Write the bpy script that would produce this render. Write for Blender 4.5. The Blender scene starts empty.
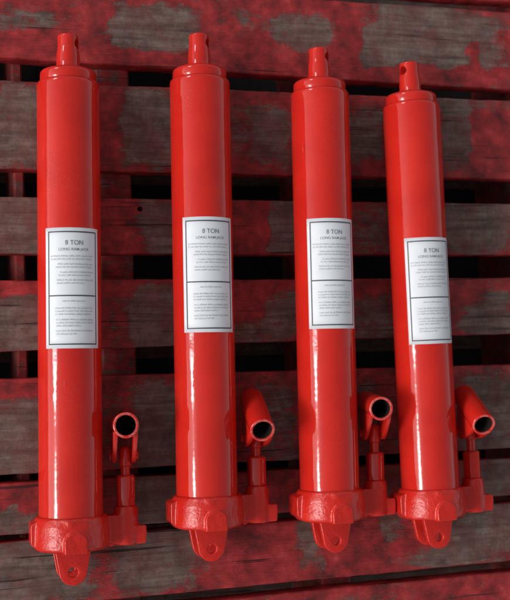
import bpy, bmesh, math, random
from mathutils import Vector, Matrix, noise
random.seed(7)
R_ = math.radians
sc = bpy.context.scene
C = sc.collection

# ------------------------------------------------------------------ camera
ROT = Matrix(((0.95734597, 0.01573719, -0.28851522),
              (-0.02997646, 0.99853706, -0.04500167),
              (0.28738494, 0.05173083, 0.95641718)))
CAM = Vector((-0.37016503, -0.05773714, 1.26708324))
cd = bpy.data.cameras.new('camera'); cam = bpy.data.objects.new('camera', cd); C.objects.link(cam)
cam.matrix_world = Matrix.Translation(CAM) @ ROT.to_4x4()
cd.sensor_width = 36; cd.sensor_fit = 'AUTO'; cd.lens = 66.0
cd.clip_start = 0.05; cd.clip_end = 500
cd.dof.use_dof = True; cd.dof.focus_distance = 1.22; cd.dof.aperture_fstop = 5.6
sc.camera = cam

def at(px, py, z=0.0):
    """photo position -> point on the deck plane at height z"""
    d = ROT @ Vector((px - 255, -(py - 300), -1100.0))
    return CAM + d * ((z - CAM.z) / d.z)

# ------------------------------------------------------------------ helpers
def link_mesh(name, bm, mat, parent=None, smooth=True, angle=40):
    me = bpy.data.meshes.new(name)
    bmesh.ops.recalc_face_normals(bm, faces=bm.faces)
    if smooth:
        for f in bm.faces: f.smooth = True
        for e in bm.edges:
            if len(e.link_faces) == 2 and e.calc_face_angle(0) > R_(angle): e.smooth = False
    bm.to_mesh(me); bm.free()
    o = bpy.data.objects.new(name, me); C.objects.link(o)
    if mat: me.materials.append(mat)
    if parent: o.parent = parent
    return o

def bake(o):
    """apply every modifier of o"""
    dg = bpy.context.evaluated_depsgraph_get(); dg.update()
    me = bpy.data.meshes.new_from_object(o.evaluated_get(dg))
    o.modifiers.clear(); old = o.data; o.data = me; me.name = o.name
    bpy.data.meshes.remove(old)
    return o

def box(bm, x0, x1, y0, y1, z0, z1):
    r = bmesh.ops.create_cube(bm, size=1)
    for v in r['verts']:
        v.co = Vector((x0 + (v.co.x + .5) * (x1 - x0), y0 + (v.co.y + .5) * (y1 - y0), z0 + (v.co.z + .5) * (z1 - z0)))
    return r['verts']

def lathe(bm, prof, cx, cz, n=96, closed=False):
    """profile [(r, y)] turned about an axis along +Y at (cx, cz)"""
    rings = []
    for r, y in prof:
        if r < 1e-6: rings.append([bm.verts.new((cx, y, cz))])
        else: rings.append([bm.verts.new((cx + r * math.sin(2*math.pi*i/n), y, cz + r * math.cos(2*math.pi*i/n))) for i in range(n)])
    pairs = list(zip(rings, rings[1:]))
    if closed: pairs.append((rings[-1], rings[0]))
    for a, b in pairs:
        for i in range(n):
            j = (i + 1) % n
            if len(a) == 1 and len(b) > 1: bm.faces.new((a[0], b[i], b[j]))
            elif len(b) == 1 and len(a) > 1: bm.faces.new((a[i], a[j], b[0]))
            elif len(a) > 1: bm.faces.new((a[i], a[j], b[j], b[i]))

def prism(bm, pts, z0, z1):
    """outline [(x, y)] extruded along z"""
    a = [bm.verts.new((x, y, z0)) for x, y in pts]; b = [bm.verts.new((x, y, z1)) for x, y in pts]
    n = len(pts)
    bm.faces.new(a); bm.faces.new(b)
    for i in range(n): bm.faces.new((a[i], a[(i+1) % n], b[(i+1) % n], b[i]))

def cut(o, cutter_bm):
    c = link_mesh('cutter', cutter_bm, None, smooth=False)
    m = o.modifiers.new('cut', 'BOOLEAN'); m.object = c; m.operation = 'DIFFERENCE'; m.solver = 'EXACT'
    bake(o)
    me = c.data; bpy.data.objects.remove(c); bpy.data.meshes.remove(me)

def cyl_cut(o, centre, axis, r, depth, n=32):
    bm = bmesh.new()
    bmesh.ops.create_cone(bm, cap_ends=True, segments=n, radius1=r, radius2=r, depth=depth)
    q = Vector((0, 0, 1)).rotation_difference(Vector(axis)).to_matrix().to_4x4()
    bmesh.ops.transform(bm, matrix=Matrix.Translation(centre) @ q, verts=bm.verts)
    cut(o, bm)

def soften(o, w, seg=3, angle=35):
    m = o.modifiers.new('bevel', 'BEVEL'); m.width = w; m.segments = seg; m.limit_method = 'ANGLE'; m.angle_limit = R_(angle)
    m.use_clamp_overlap = True; m.harden_normals = False
    bake(o)
    for p in o.data.polygons: p.use_smooth = True
    o.data.set_sharp_from_angle(angle=R_(50))
    return o

# ------------------------------------------------------------------ materials
class NT:
    def __init__(s, name):
        s.m = bpy.data.materials.new(name); s.m.use_nodes = True
        s.t = s.m.node_tree; s.t.nodes.clear()
        s.out = s.n('ShaderNodeOutputMaterial'); s.b = s.n('ShaderNodeBsdfPrincipled')
        s.l(s.b.outputs[0], s.out.inputs[0])
    def n(s, k, **kw):
        x = s.t.nodes.new(k)
        for a, v in kw.items(): setattr(x, a, v)
        return x
    def l(s, a, b): s.t.links.new(a, b)
    def noise(s, vec, scale, detail=4, rough=.55, dist=0):
        x = s.n('ShaderNodeTexNoise'); x.inputs['Scale'].default_value = scale
        x.inputs['Detail'].default_value = detail; x.inputs['Roughness'].default_value = rough
        x.inputs['Distortion'].default_value = dist; s.l(vec, x.inputs['Vector']); return x.outputs['Fac']
    def ramp(s, fac, stops):
        x = s.n('ShaderNodeValToRGB'); e = x.color_ramp.elements
        while len(e) < len(stops): e.new(.5)
        for i, (p, c) in enumerate(stops):
            e[i].position = p; e[i].color = (*c, 1) if isinstance(c, tuple) else (c, c, c, 1)
        s.l(fac, x.inputs[0]); return x.outputs[0]
    def mix(s, fac, a, b, blend='MIX'):
        x = s.n('ShaderNodeMix'); x.data_type = 'RGBA'; x.blend_type = blend
        for sock, v in ((x.inputs[0], fac), (x.inputs[6], a), (x.inputs[7], b)):
            if isinstance(v, (int, float)): sock.default_value = v
            elif isinstance(v, tuple): sock.default_value = (*v, 1)
            else: s.l(v, sock)
        return x.outputs[2]
    def math(s, op, a, b=0.0, clamp=False):
        x = s.n('ShaderNodeMath'); x.operation = op; x.use_clamp = clamp
        for sock, v in ((x.inputs[0], a), (x.inputs[1], b)):
            if isinstance(v, (int, float)): sock.default_value = v
            else: s.l(v, sock)
        return x.outputs[0]
    def coords(s, scale=(1, 1, 1), rnd=False):
        tc = s.n('ShaderNodeTexCoord'); mp = s.n('ShaderNodeMapping'); mp.inputs['Scale'].default_value = scale
        v = tc.outputs['Object']
        if rnd:
            oi = s.n('ShaderNodeObjectInfo'); ad = s.n('ShaderNodeVectorMath'); ad.operation = 'ADD'
            ml = s.n('ShaderNodeMath'); ml.operation = 'MULTIPLY'; ml.inputs[1].default_value = 37.0
            s.l(oi.outputs['Random'], ml.inputs[0]); s.l(v, ad.inputs[0]); s.l(ml.outputs[0], ad.inputs[1]); v = ad.outputs[0]
        s.l(v, mp.inputs['Vector']); return mp.outputs[0]
    def bump(s, h, strength, dist):
        x = s.n('ShaderNodeBump'); x.inputs['Strength'].default_value = strength; x.inputs['Distance'].default_value = dist
        s.l(h, x.inputs['Height']); s.l(x.outputs[0], s.b.inputs['Normal']); return x
    def set(s, **kw):
        for k, v in kw.items():
            i = s.b.inputs[k.replace('_', ' ')]
            if isinstance(v, (int, float)): i.default_value = v
            elif isinstance(v, tuple): i.default_value = (*v, 1)
            else: s.l(v, i)

def red_paint(name, cast=False, rim=False):
    t = NT(name); v = t.coords(rnd=True)
    blot = t.noise(v, 18, 3)
    col = t.mix(t.ramp(blot, [(.35, 0.0), (.7, 1.0)]), (.62, .021, .012), (.54, .016, .010))
    specks = t.ramp(t.noise(v, 420, 2, .5), [(.735, 0.0), (.78, 1.0)])
    col = t.mix(t.math('MULTIPLY', specks, .55), col, (.16, .02, .015))
    if not cast:
        sv = t.coords((420, 26, 420), True)
        scr = t.math('MULTIPLY', t.ramp(t.noise(sv, 1, 2, .5, .4), [(.70, 0.0), (.76, 1.0)]), t.ramp(t.noise(v, 22, 3), [(.52, 0.0), (.66, 1.0)]))
        col = t.mix(t.math('MULTIPLY', scr, .45), col, (.62, .16, .13))
        dust = t.math('MULTIPLY', t.ramp(t.noise(v, 700, 2, .6), [(.58, 0.0), (.72, 1.0)]), t.ramp(t.noise(v, 14, 4), [(.45, 0.0), (.75, 1.0)]))
        col = t.mix(t.math('MULTIPLY', dust, .22), col, (.45, .25, .20))
    if cast:
        low = t.ramp(t.noise(v, 260, 4, .6), [(.60, 0.0), (.70, 1.0)])
        col = t.mix(t.math('MULTIPLY', low, .45), col, (.34, .012, .010))
    if rim:
        col = t.mix(t.ramp(t.noise(v, 170, 4, .65), [(.46, 0.0), (.66, .75)]), col, (.60, .20, .18))
    t.set(Base_Color=col, IOR=1.5)
    if cast:
        t.set(Roughness=t.ramp(t.noise(v, 120, 4), [(.3, .08), (.75, .20)]))
        h = t.math('ADD', t.noise(v, 330, 4, .6), t.math('MULTIPLY', t.noise(v, 90, 3), 1.3))
        t.bump(h, .45, .0012)
    else:
        t.set(Roughness=t.ramp(t.noise(v, 60, 3), [(.3, .05), (.75, .10)]))
        h = t.math('ADD', t.noise(v, 30, 3), t.math('MULTIPLY', t.noise(v, 520, 2), .025))
        t.bump(h, .38, .0009)
    return t.m

def simple(name, col, rough, scale=200, var=.25, metal=0.0):
    t = NT(name); v = t.coords()
    n = t.noise(v, scale, 4)
    t.set(Base_Color=t.mix(n, tuple(c * (1 - var) for c in col), tuple(min(1, c * (1 + var)) for c in col)), Roughness=rough, Metallic=metal)
    t.bump(n, .2, .0004)
    return t.m

def wood_mat():
    t = NT('worn_red_wood')
    v = t.coords((1, 1, 1), True)
    grain_v = t.coords((3.2, 46, 20), True)
    grain = t.noise(grain_v, 3.4, 6, .62, .5)
    fine = t.noise(t.coords((14, 300, 80), True), 4, 4, .6)
    saw = t.noise(t.coords((150, 30, 40), True), 2.2, 5, .7, .6)
    wood = t.ramp(grain, [(.28, (.068, .046, .039)), (.47, (.180, .128, .107)), (.72, (.285, .220, .185))])
    wood = t.mix(t.math('MULTIPLY', fine, .22), wood, (.08, .058, .047), 'MIX')
    wood = t.mix(t.ramp(saw, [(.45, 0.0), (.80, .34)]), wood, (.30, .24, .20))
    blot = t.ramp(t.noise(v, 42, 8, .75), [(.42, 0.0), (.66, .85)])
    wood = t.mix(blot, wood, (.062, .040, .033))
    paint = t.ramp(t.noise(v, 40, 6, .65), [(.32, (.11, .012, .013)), (.50, (.31, .020, .023)), (.64, (.47, .038, .040)), (.76, (.50, .11, .11))])
    paint = t.mix(t.ramp(fine, [(.50, 0.0), (.75, .6)]), paint, (.060, .028, .024))
    at_ = t.n('ShaderNodeAttribute'); at_.attribute_name = 'wear'
    flake = t.noise(t.coords((34, 150, 60), True), 1.6, 6, .7, .3)
    w = t.math('ADD', at_.outputs['Fac'], t.math('MULTIPLY', t.math('SUBTRACT', t.noise(v, 60, 8, .72), .5), 2.0))
    w = t.math('ADD', w, t.math('MULTIPLY', t.math('SUBTRACT', flake, .5), 1.5))
    w = t.math('ADD', w, t.math('MULTIPLY', t.math('SUBTRACT', t.noise(t.coords((170, 320, 200), True), 1.3, 5, .7), .5), 1.3))
    mask = t.ramp(w, [(.32, 0.0), (.74, 1.0)])
    stain = t.ramp(t.noise(v, 34, 6, .7), [(.38, 0.0), (.66, .55)])
    wood = t.mix(stain, wood, (.17, .028, .027))
    crack = t.ramp(t.noise(t.coords((5, 210, 40), True), 1.0, 3, .6, .25), [(.305, 1.0), (.345, 0.0)])
    col = t.mix(mask, paint, wood)
    col = t.mix(t.math('MULTIPLY', crack, .8), col, (.012, .008, .007))
    t.set(Base_Color=col, Roughness=t.ramp(mask, [(0, .55), (1, .85)]))
    t.b.inputs['Specular IOR Level'].default_value = .3
    h = t.math('ADD', t.math('MULTIPLY', grain, 1.0), t.math('MULTIPLY', fine, .6))
    h = t.math('SUBTRACT', h, t.math('MULTIPLY', mask, .5))
    h = t.math('SUBTRACT', h, crack)
    t.bump(h, .7, .0022)
    return t.m

def paper_mat():
    t = NT('sticker_paper'); v = t.coords(rnd=True)
    n = t.noise(v, 55, 4)
    t.set(Base_Color=t.mix(n, (.80, .83, .86), (.70, .73, .77)), Roughness=.38)
    t.b.inputs['Specular IOR Level'].default_value = .3
    t.bump(t.noise(v, 90, 2), .12, .0006)
    return t.m

M_TUBE = red_paint('glossy_red_paint'); M_CAST = red_paint('cast_red_paint', True)
M_WOOD = wood_mat(); M_PAPER = paper_mat()
M_INK = simple('dark_print', (.075, .075, .095), .5, 300)
M_TEXT = simple('faded_print', (.23, .24, .28), .5, 500)
M_BORE = simple('bore_shade', (.020, .014, .013), .6, 300)  # near-black colour stands in for the shade inside the socket
M_RIM = red_paint('chipped_rim', rim=True)
M_FINE = simple('pale_fine_print', (.42, .43, .47), .5, 500)
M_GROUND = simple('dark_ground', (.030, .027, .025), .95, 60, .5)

# ------------------------------------------------------------------ ground
bm = bmesh.new()
bmesh.ops.create_grid(bm, x_segments=60, y_segments=60, size=4.0)
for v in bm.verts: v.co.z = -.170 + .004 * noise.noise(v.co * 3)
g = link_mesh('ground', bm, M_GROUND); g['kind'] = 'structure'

# ------------------------------------------------------------------ pallet
PX0, PX1 = -.46, .60
pallet = bpy.data.objects.new('wooden_pallet', None); C.objects.link(pallet)
pallet.location = (0, 0, -.166)
pallet['label'] = 'weathered wooden pallet with worn dark red paint lying under the four red jacks'
pallet['category'] = 'pallet'
# bare-wood (+) and painted (-) patches of the deck: photo x, y, half widths (px), strength
PATCH = [
 # board A
 (155,28,40,22,1), (122,30,12,14,1), (300,32,34,16,.8), (385,48,22,22,.9), (440,38,62,30,1), (25,20,30,10,.6), (474,66,5,24,-1.2), (345,40,12,30,-.5), (70,48,60,14,-.6), (245,25,9,16,.5),
 (430,74,60,6,-.9), (330,72,70,7,-.9), (150,60,70,7,-.9), (250,52,24,24,-.6),
 # board B
 (22,125,26,42,1), (150,128,28,40,1), (108,130,8,34,-.6), (248,128,16,30,.35), (272,135,18,28,.8), (362,135,20,26,.8), (456,125,14,40,1), (488,150,14,40,-.7), (485,100,10,12,.5),
 # board C
 (20,226,30,34,1), (116,228,16,28,-.6), (160,228,22,30,1), (254,228,14,30,-.8), (282,228,14,30,.9), (368,228,22,28,.45), (478,228,34,26,1),
 # board D
 (20,325,32,32,1), (20,286,40,9,-1), (112,318,12,34,.1), (155,322,28,36,1), (248,300,14,20,-.8), (246,332,14,16,.6), (282,318,20,26,.7), (372,320,20,24,.7), (464,292,22,12,-.8), (488,315,24,28,1),
 # board E
 (22,436,28,40,1), (22,387,30,9,-1), (112,430,12,44,.3), (160,430,26,48,1), (275,425,20,50,.6), (244,440,8,30,-.5), (365,420,14,44,.5), (488,425,26,50,1),
 # board F
 (24,520,30,13,1), (24,494,30,13,-1), (158,502,26,28,1), (140,515,20,10,.6), (282,490,14,20,-.6), (390,480,16,20,.2), (492,480,14,20,.8),
 # board G
 (30,570,60,34,1), (155,556,40,36,1), (235,548,18,22,.2), (265,550,34,30,-.7), (312,536,18,26,.9), (352,550,26,34,-.8), (392,525,14,18,.9), (420,532,28,22,-.6), (470,530,44,34,.75), (440,555,40,10,.5), (486,512,14,14,.7),
]
PP = []
for px, py, hx, hy, s in PATCH:
    a, b, c = at(px, py), at(px + hx, py), at(px, py + hy)
    PP.append((a.x, a.y, abs(b.x - a.x), abs(c.y - a.y), s))
def wear_at(x, y):
    w = .16
    wx = x + .010 * noise.noise(Vector((x * 45, y * 45, 3))); wy = y + .010 * noise.noise(Vector((x * 45, y * 45, 9)))
    for cx, cy, hx, hy, s in PP:
        d = max(abs((wx - cx) / hx), abs((wy - cy) / hy)) * .6 + .4 * math.hypot((wx - cx) / hx, (wy - cy) / hy)
        if d < 1.25: w += s * .95 * min(1, (1.25 - d) / .45)
    if abs(x) > .34 or abs(y) > .36: w += .6 * noise.noise(Vector((x * 7, y * 12, 1)))
    return max(-.4, min(1.3, w))
TH = .024
def plank(name, x0, x1, ytop, ybot, z1, z0, parent, nx=150, seed=0, holes=()):
    """plank along X; its two long edges wander a little; ytop/ybot are (y at x=0, slope)"""
    bm = bmesh.new(); ny = 14
    off = seed * 13.7
    def edge(e, x, k):
        return e[0] + e[1] * x + .0011 * noise.noise(Vector((x * 9, off, k))) + .0006 * noise.noise(Vector((x * 60, off, k)))
    prof = []          # cross-section, t across (0 bottom edge .. 1 top edge) and height
    r = .0022
    def section(x):
        yb, yt = edge(ybot, x, 0), edge(ytop, x, 5)
        lo, hi = min(yb, yt), max(yb, yt)
        warp = lambda y: .0012 * noise.noise(Vector((x * 4, y * 9, off)))
        pts = [(lo, z0)]
        for k in range(5):
            a = math.pi / 2 * k / 4
            pts.append((lo + r - r * math.cos(a), z1 - r + r * math.sin(a)))
        for k in range(1, ny): pts.append((lo + r + (hi - lo - 2*r) * k / ny, z1))
        for k in range(5):
            a = math.pi / 2 * k / 4
            pts.append((hi - r + r * math.sin(a), z1 - r + r * math.cos(a)))
        pts.append((hi, z0))
        return [Vector((x, y, z + (min(0, warp(y)) if z > z0 else 0))) for y, z in pts]
    rows = [[bm.verts.new(p) for p in section(x0 + (x1 - x0) * i / nx)] for i in range(nx + 1)]
    n = len(rows[0])
    for a, b in zip(rows, rows[1:]):
        for i in range(n): bm.faces.new((a[i], a[(i+1) % n], b[(i+1) % n], b[i]))
    bm.faces.new(rows[0]); bm.faces.new(rows[-1])
    lay = bm.verts.layers.float.new('wear')
    for v in bm.verts:
        w = wear_at(v.co.x, v.co.y) if z1 > -.05 else 1.6
        if v.co.z < z1 - .001: w -= .75                      # the sawn edges kept their paint
        v[lay] = w
    o = link_mesh(name, bm, M_WOOD, parent, angle=60)
    o.location.z = -parent.location.z
    for hx, hy, hr in holes: cyl_cut(o, Vector((hx, hy, z1)), (0, 0, 1), hr, .03, 20)
    return o
BOARDS = [((.470, 0), (.388, .002)), ((.376, -.002), (.2778, -.0174)), ((.2570, .0013), (.1546, -.001)), ((.1228, -.0026), (.0570, -.0065)), ((.0273, -.0069), (-.0496, .0082)),
          ((-.0841, -.0071), (-.1915, -.0059)), ((-.2028, -.0137), (-.2554, .0036)), ((-.2641, 0), (-.3375, .002)), ((-.350, 0), (-.440, .0))]
knot = at(140, 209)
for i, (t, b) in enumerate(BOARDS):
    plank('board', PX0 + .004 * random.random(), PX1 - .004 * random.random(), t, b, -.0006 * random.random(), -TH, pallet, seed=i + 1,
          holes=[(knot.x, knot.y, .0032)] if i == 3 else ())
# stringers below the deck, running under every board, and the bottom boards they stand on
def stringer(x, w, top, bottom):
    bm = bmesh.new(); n = 60
    rows = []
    for i in range(n + 1):
        y = -.44 + .90 * i / n
        dx = .001 * noise.noise(Vector((y * 12, x * 9, 0)))
        rows.append([bm.verts.new(p) for p in ((x - w/2 + dx, y, bottom), (x - w/2 + dx, y, top - .002), (x - w/2 + .002 + dx, y, top), (x + w/2 - .002 + dx, y, top), (x + w/2 + dx, y, top - .002), (x + w/2 + dx, y, bottom))])
    for a, b in zip(rows, rows[1:]):
        for i in range(6): bm.faces.new((a[i], a[(i+1) % 6], b[(i+1) % 6], b[i]))
    bm.faces.new(rows[0]); bm.faces.new(rows[-1])
    lay = bm.verts.layers.float.new('wear')
    for v in bm.verts: v[lay] = .45
    o = link_mesh('stringer', bm, M_WOOD, pallet); o.location.z = -pallet.location.z
for x, w in ((-.425, .04), (-.262, .012), (-.150, .040), (.115, .040), (.405, .03), (.56, .04)):
    stringer(x, w, -TH - .0005, -.144)
for y in (.42, .20, -.03, -.27, -.40):
    plank('bottom_board', PX0, PX1, (y + .035, 0), (y - .035, 0), -.1445, -.164, pallet, nx=50, seed=int(y * 100) + 90)

# ------------------------------------------------------------------ the hydraulic jack (long ram), axis along +Y
RT = .035; Z0 = .042            # tube radius, height of the tube's axis above the deck
YB = .036                       # height of the base casting
L = .511                        # shoulder of the tube
PUX, PUZ = .0622, .033           # pump axis
def make_jack():
    root = bpy.data.objects.new('hydraulic_jack', None); C.objects.link(root)
    # cylinder tube with domed shoulder, groove and collar
    bm = bmesh.new()
    prof = [(0, .020), (RT - .001, .020), (RT, .022)]
    prof += [(RT, .02 + (L - .022) * k / 40) for k in range(1, 41)]
    for k in range(1, 9):
        a = math.pi / 2 * k / 8
        prof.append((RT - .0028 + .0028 * math.cos(a), L - .001 + .0050 * math.sin(a)))
    prof += [(RT - .0034, L + .0036), (RT - .0042, L + .0030), (RT - .0046, L + .0034), (RT - .0040, L + .0048), (RT - .0036, L + .0062), (RT - .0036, L + .0125)]
    for k in range(1, 9):
        a = math.pi / 2 * k / 8
        prof.append((RT - .0036 - .0055 + .0055 * math.cos(a), L + .0125 + .0050 * math.sin(a)))
    prof += [(.0200, L + .0180), (.0185, L + .0186), (.0176, L + .0200), (.0160, L + .0212), (0, L + .0212)]
    lathe(bm, prof, 0, Z0, 128)
    link_mesh('cylinder_tube', bm, M_TUBE, root, angle=55)
    # piston rod with cross hole near its tip
    bm = bmesh.new()
    prof = [(0, L), (.0142, L), (.0142, L + .0210), (.0140, L + .0225), (.0132, L + .0245), (.0132, L + .028), (.0128, L + .037), (.0119, L + .043), (.0116, L + .047), (.0118, L + .0562)]
    for k in range(1, 6):
        a = math.pi / 2 * k / 5
        prof.append((.0118 - .0022 + .0022 * math.cos(a), L + .0562 + .0022 * math.sin(a)))
    prof.append((0, L + .0586))
    lathe(bm, prof, 0, 0, 64)
    rod = link_mesh('piston_rod', bm, M_TUBE, root)
    cyl_cut(rod, Vector((0, L + .0475, 0)), (1, 0, 0), .0055, .06)
    rod.location = (0, 0, Z0)
    soften(rod, .0006, 2)
    # base casting: collar, side lug, bridge, pump boss, valve boss, front arch
    bm = bmesh.new()
    lathe(bm, [(0, .001), (.0385, .001), (.0408, .0035), (.0414, .010), (.0405, .028), (.0390, .0345), (.0372, .0372), (0, .0372)], 0, Z0, 72)
    lathe(bm, [(0, .0), (.0125, .0), (.0140, .002), (.0140, .034), (.0126, .0425), (0, .0425)], PUX, PUZ, 48)
    prism(bm, [(.020, .004), (PUX, .002), (PUX, .034), (.040, .0335), (.020, .036)], PUZ - .012, PUZ + .0125)
    prism(bm, [(-.0445, .008), (-.0445, .029), (-.041, .0315), (-.03, .033), (-.03, .005), (-.041, .005)], Z0 - .02, Z0 + .012)
    box(bm, .068, .0838, .001, .0205, PUZ - .010, PUZ + .010)
    ar = [(-.0125, .000), (.0125, .000), (.0125, .012)] + [(.0125 * math.cos(math.pi * k / 10), .012 + .0115 * math.sin(math.pi * k / 10)) for k in range(1, 10)] + [(-.0125, .012)]
    prism(bm, ar, Z0, Z0 + .0432)
    for lx, ly, lz, lr in ((-.004, .031, .0360, .0060), (.030, .020, .0125, .0090), (.044, .010, -.0035, .0080)):
        bmesh.ops.create_icosphere(bm, subdivisions=2, radius=lr, matrix=Matrix.Translation((lx, ly, Z0 + lz)) @ Matrix.Rotation(lx * 40, 4, 'Z') @ Matrix.Diagonal((1.5, .9, .8, 1)))
    base = link_mesh('base_casting', bm, M_CAST, root)
    m = base.modifiers.new('fuse', 'REMESH'); m.mode = 'VOXEL'; m.voxel_size = .00085; m.use_smooth_shade = True
    s = base.modifiers.new('blend', 'SMOOTH'); s.factor = .5; s.iterations = 20
    bake(base)
    for v in base.data.vertices:
        c = v.co
        v.co = c + Vector((1, .7, 1)) * (.0008 * noise.noise(c * 55) + .0003 * noise.noise(c * 140 + Vector((5, 0, 0))))
    for p in base.data.polygons: p.use_smooth = True
    # clevis: two lugs below the base, each with a pin hole
    for z in (-.0150, .0150):
        pts = [(-.0195, .006), (-.0195, .001)]
        cy, r = -.0215, .0150
        a0, a1 = R_(190), R_(350)
        pts += [(r * math.cos(a0 + (a1 - a0) * k / 24), cy + r * math.sin(a0 + (a1 - a0) * k / 24)) for k in range(25)]
        pts += [(.0195, .001), (.0195, .006)]
        bm = bmesh.new(); prism(bm, pts, Z0 + z - .0036, Z0 + z + .0036)
        lug = link_mesh('clevis_lug', bm, M_CAST, root)
        cyl_cut(lug, Vector((0, cy - .001, Z0 + z)), (0, 0, 1), .0052, .03)
        soften(lug, .0011, 3)
    # pump: hexagonal gland nut, plunger
    bm = bmesh.new()
    n = 6
    prof = [(.0098, .0415), (.0112, .0430), (.0112, .0745), (.0094, .0768)]
    rings = [[bm.verts.new((r * math.sin(2*math.pi*i/n), y, r * math.cos(2*math.pi*i/n))) for i in range(n)] for r, y in prof]
    for a, b in zip(rings, rings[1:]):
        for i in range(n): bm.faces.new((a[i], a[(i+1) % n], b[(i+1) % n], b[i]))
    bm.faces.new(rings[0]); bm.faces.new(rings[-1])
    nut = link_mesh('gland_nut', bm, M_TUBE, root); nut.location = (PUX, 0, PUZ); soften(nut, .0016, 3, 20)
    bm = bmesh.new()
    lathe(bm, [(0, .060), (.0053, .060), (.0053, .086), (.0070, .0875), (.0072, .105), (.0056, .108), (0, .1085)], 0, 0, 32)
    link_mesh('pump_plunger', bm, M_TUBE, root).location = (PUX, 0, PUZ)
    # handle socket: a tube with two ears that swing about a pin through the plunger
    piv = Vector((PUX, .098, PUZ))
    bm = bmesh.new()
    ro, ri, sy = .0141, .0111, .0345
    z0, z1 = -.0315, .047
    prof = [(ri, z0), (ro - .0006, z0), (ro, z0 + .0006), (ro, z1 - .0007), (ro - .0007, z1), (ri + .0006, z1), (ri, z1 - .0006)]
    bt = bmesh.new(); lathe(bt, prof, 0, 0, 56, closed=True)
    # lathe axis is Y: stand the tube up along Z, centred sy in front of the pivot
    bmesh.ops.transform(bt, matrix=Matrix.Translation((0, sy, 0)) @ Matrix.Rotation(R_(90), 4, 'X'), verts=bt.verts)
    me_t = bpy.data.meshes.new('t'); bt.to_mesh(me_t); bt.free()
    bm.from_mesh(me_t); bpy.data.meshes.remove(me_t)
    sock = link_mesh('handle_socket', bm, M_TUBE, root); sock.location = piv
    def upright(b): bmesh.ops.transform(b, matrix=Matrix.Translation((0, sy, 0)) @ Matrix.Rotation(R_(90), 4, 'X'), verts=b.verts)
    bm = bmesh.new(); lathe(bm, [(ri - .0001, z1 - .0015), (ri - .0003, z0 + .004), (0, z0 + .003)], 0, 0, 48); upright(bm)
    link_mesh('bore_shade_liner', bm, M_BORE, sock)  # liner added to make the mouth look dark; the shade is in its colour
    bm = bmesh.new(); lathe(bm, [(ri - .00015, z1 - .0016), (ri + .0003, z1 + .0002), (ri + .0012, z1 + .0005), (ro - .0010, z1 + .0004), (ro - .0003, z1 - .0002), (ro - .0010, z1 - .0012)], 0, 0, 56, closed=True); upright(bm)
    link_mesh('worn_rim', bm, M_RIM, sock)
    for sx in (-1, 1):
        # ear outline in (y, z), extruded along x
        pts = [(sy - .0070, -.014), (sy - .0070, .0425), (.018, .038), (.000, .019), (-.0065, .0105), (-.0082, .002)] + [(-.0082 * math.cos(math.pi/2*k/5), -.0082 * math.sin(math.pi/2*k/5)) for k in range(1, 6)] + [(.012, -.012)]
        bm = bmesh.new(); prism(bm, pts, -.0024, .0024)
        # (x,y,z) of the prism -> (y, z, x)
        for v in bm.verts: v.co = Vector((sx * .0109 + v.co.z, v.co.x, v.co.y))
        e = link_mesh('socket_ear', bm, M_TUBE, sock); soften(e, .0007, 2)
        bm = bmesh.new()
        lathe(bm, [(0, .0008), (.0046, .0008), (.0050, .0014), (.0050, .0034), (.0040, .0044), (0, .0046)], 0, 0, 24)
        for v in bm.verts: v.co = Vector((sx * (.0122 + v.co.y), v.co.x, v.co.z))
        link_mesh('pin_head', bm, M_TUBE, sock)
    # sticker and its print, wrapped round the tube
    st = .2135; sh = .1305; half = R_(53)
    def wrap(u, v, lift):        # u: arc length from the middle, v: along the tube
        a = u / RT
        return Vector(((RT + lift) * math.sin(a), v, Z0 + (RT + lift) * math.cos(a)))
    def patch(bm, u0, u1, v0, v1, lift):
        nu = max(1, int(abs(u1 - u0) / .0018)); nv = max(1, int(abs(v1 - v0) / .012))
        vs = [[bm.verts.new(wrap(u0 + (u1 - u0) * i / nu, v0 + (v1 - v0) * j / nv, lift)) for i in range(nu + 1)] for j in range(nv + 1)]
        for a, b in zip(vs, vs[1:]):
            for i in range(nu): bm.faces.new((a[i], a[i+1], b[i+1], b[i]))
    hw = half * RT
    bm = bmesh.new(); patch(bm, -hw, hw, st, st + sh, .00022)
    sticker = link_mesh('sticker', bm, M_PAPER, root)
    sm = sticker.modifiers.new('paper', 'SOLIDIFY'); sm.thickness = .0002; sm.offset = -1; bake(sticker)
    bm = bmesh.new()
    m = .0038; w = .0014; T = st + sh - m; B = st + m; D = st + sh * .43
    lf = .00045
    for u0, u1, v0, v1 in ((-hw+m, hw-m, T-w, T), (-hw+m, hw-m, B, B+w), (-hw+m, -hw+m+w, B+w, D), (hw-m-w, hw-m, B+w, D), (-hw+m, -hw+m+w, D+w, T-w), (hw-m-w, hw-m, D+w, T-w), (-hw+m, hw-m, D, D+w)):
        patch(bm, u0, u1, v0, v1, lf)
    link_mesh('printed_frame', bm, M_INK, sticker)
    rnd = random.Random(3)
    bm = bmesh.new()
    def line(v, h, u0, u1):
        u = u0
        while u < u1 - .0006:
            for _ in range(rnd.randint(2, 8)):
                cw = rnd.uniform(.0005, .0011)
                if u + cw > u1: break
                k = rnd.random(); b = rnd.choice((0, 0, .25)); tp = rnd.choice((1, 1, .72))
                patch(bm, u, u + cw * .38, v + h * b * 0, v + h * tp, lf)
                patch(bm, u + cw * .38, u + cw, v + h * (.35 if k < .5 else .0), v + h * (.6 if k < .5 else .28), lf)
                u += cw + .00025
            u += .0008
    vtop = T - w
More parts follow.
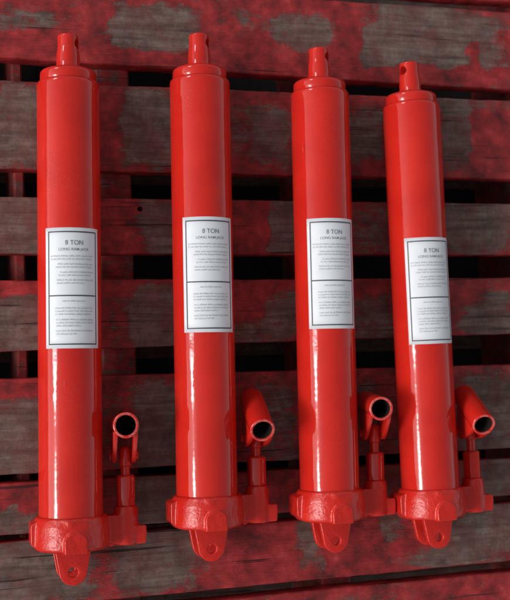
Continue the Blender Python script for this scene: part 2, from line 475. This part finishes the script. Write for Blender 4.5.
    for k, (dv, a, b) in enumerate(((.0265, -.025, .025), (.0298, -.025, .022), (.0352, -.017, .024), (.0385, -.019, .023), (.0440, -.014, .024), (.0473, -.016, .020), (.0525, -.018, .024), (.0558, -.018, .012))):
        line(vtop - dv, .0018, a, b)
    for k, (dv, a, b) in enumerate(((.006, -.012, .014), (.0135, -.020, .023), (.0168, -.020, .024), (.0201, -.020, .021), (.026, -.019, .024), (.0293, -.019, .023), (.0326, -.019, .008), (.038, -.019, .023), (.0413, -.019, .004))):
        line(D - dv, .0018, a, b)
    link_mesh('fine_print', bm, M_FINE, sticker)
    for txt, size, dv, mat, wd in (('8 TON', .0072, .0135, M_TEXT, .0195), ('LONG RAM JACK', .0042, .0198, M_TEXT, .0335)):
        cu = bpy.data.curves.new('t', 'FONT'); cu.body = txt; cu.size = size; cu.align_x = 'CENTER'; cu.offset = size * (.010 if len(txt) < 6 else .003)
        to = bpy.data.objects.new('t', cu); C.objects.link(to)
        dg = bpy.context.evaluated_depsgraph_get(); me = bpy.data.meshes.new_from_object(to.evaluated_get(dg))
        bpy.data.objects.remove(to); bpy.data.curves.remove(cu)
        xs = [v.co.x for v in me.vertices]; k = wd / (max(xs) - min(xs)); mid = (max(xs) + min(xs)) / 2
        for v in me.vertices: v.co = wrap((v.co.x - mid) * k + .001, vtop - dv + v.co.y, lf)
        me.materials.append(mat)
        o = bpy.data.objects.new('printed_heading', me); C.objects.link(o); o.parent = sticker
    return root

def dup(root):
    r = root.copy(); C.objects.link(r)
    for ch in list(root.children):
        c = ch.copy(); C.objects.link(c); c.parent = r
        for gch in ch.children:
            d = gch.copy(); C.objects.link(d); d.parent = c
    return r

first = make_jack()
# base position on the deck (photo px at tube axis, base top), heading, length factor, rod turn, socket swing / twist, nut turn
JACKS = [
 ((71, 516), -1.0, 1.004, -30, (-2, -6), 3, .000, .0044, 'red hydraulic jack at the left end of the row, its handle socket aimed straight out'),
 ((207, 495), -.75, .997, -34, (25, -7), 2, .000, .0070, 'second red hydraulic jack from the left, its handle socket swung down beside the tube'),
 ((329.5, 489), -.7, .986, -42, (4, -10), -2, .002, .0130, 'third red hydraulic jack from the left, its handle socket nearly upright between two tubes'),
 ((430, 487), .55, .976, 20, (26, -9), 24, .004, .0, 'red hydraulic jack at the right end, its handle socket leaning far to the right'),
]
jacks = [first] + [dup(first) for _ in JACKS[1:]]
for o, ((px, py), rot, k, rodrot, (swing, twist), nutrot, push, slide, label) in zip(jacks, JACKS):
    p = at(px, py, Z0)
    a = R_(rot)
    o.rotation_euler = (R_(-.62), 0, a)
    o.scale = (1, k, 1)
    o.location = (p.x + YB * math.sin(a), p.y - YB * math.cos(a), .0006)
    o['label'] = label; o['category'] = 'hydraulic jack'; o['group'] = 'row of red hydraulic jacks on the pallet'
    for ch in o.children:
        nm = ch.name.split('.')[0]
        if nm == 'piston_rod': ch.rotation_euler = (0, R_(rodrot), 0)
        if nm == 'handle_socket': ch.rotation_euler = (R_(swing), R_(twist), 0); ch.location.y = .098 + push; ch.location.x = PUX - .002
        if nm == 'pump_plunger': ch.location.y = push
        if nm == 'sticker': ch.location.y = slide; ch.rotation_euler = (0, 0, 0)
        if nm == 'gland_nut': ch.rotation_euler = (0, R_(nutrot), 0)

# ------------------------------------------------------------------ light: daylight, low soft sun from the left
SUN = Vector((-math.sin(R_(62)), -.185, math.cos(R_(62)))).normalized()
sd = bpy.data.lights.new('sun', 'SUN'); sd.energy = 1.1; sd.angle = R_(14); sd.color = (1, .965, .92)
so = bpy.data.objects.new('sun', sd); C.objects.link(so)
so.rotation_euler = SUN.to_track_quat('Z', 'Y').to_euler()
w = bpy.data.worlds.new('World'); sc.world = w; w.use_nodes = True
nt = w.node_tree; bg = nt.nodes['Background']
sky = nt.nodes.new('ShaderNodeTexSky'); sky.sky_type = 'NISHITA'; sky.sun_disc = False
sky.sun_elevation = math.asin(SUN.z); sky.sun_rotation = math.atan2(SUN.x, SUN.y)
sky.air_density = 1.0; sky.dust_density = 1.5
hs = nt.nodes.new('ShaderNodeHueSaturation'); hs.inputs['Saturation'].default_value = .15
nt.links.new(sky.outputs[0], hs.inputs['Color']); 
# two bright sky patches, added on the sun's side for tube streaks and collar glints
N = nt.nodes.new
def mth(op, a, b=0.0, clamp=False):
    x = N('ShaderNodeMath'); x.operation = op; x.use_clamp = clamp
    for sock, v in ((x.inputs[0], a), (x.inputs[1], b)):
        if isinstance(v, (int, float)): sock.default_value = v
        else: nt.links.new(v, sock)
    return x.outputs[0]
tc = N('ShaderNodeTexCoord')
def comp(axis):
    x = N('ShaderNodeVectorMath'); x.operation = 'DOT_PRODUCT'; x.inputs[1].default_value = axis
    nt.links.new(tc.outputs['Generated'], x.inputs[0]); return x.outputs['Value']
def glow_patch(az, y0, y1, half, wedge):
    """an added bright patch az degrees off the zenith towards -X, from y0 to y1 (sine of the tilt along Y)"""
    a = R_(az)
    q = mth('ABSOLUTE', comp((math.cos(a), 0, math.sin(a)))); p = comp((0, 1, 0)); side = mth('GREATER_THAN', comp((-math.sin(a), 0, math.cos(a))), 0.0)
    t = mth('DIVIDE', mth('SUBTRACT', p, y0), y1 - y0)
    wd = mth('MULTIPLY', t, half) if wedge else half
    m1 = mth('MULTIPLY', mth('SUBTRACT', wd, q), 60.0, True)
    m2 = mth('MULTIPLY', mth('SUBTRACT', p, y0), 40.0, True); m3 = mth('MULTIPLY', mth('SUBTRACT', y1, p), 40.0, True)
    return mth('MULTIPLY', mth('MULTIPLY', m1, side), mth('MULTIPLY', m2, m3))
glow = mth('ADD', mth('MULTIPLY', glow_patch(63, -.030, .045, .20, True), 260.0), mth('MULTIPLY', glow_patch(60, .45, .72, .10, False), 100.0))
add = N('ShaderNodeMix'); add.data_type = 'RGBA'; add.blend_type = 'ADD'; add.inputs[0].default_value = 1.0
nt.links.new(hs.outputs[0], add.inputs[6]); nt.links.new(glow, add.inputs[7])
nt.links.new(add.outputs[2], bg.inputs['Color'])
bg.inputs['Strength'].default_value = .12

sc.view_settings.view_transform = 'Standard'; sc.view_settings.look = 'None'
sc.view_settings.gamma = 1; sc.view_settings.exposure = 0.0
sc.cycles.max_bounces = 8
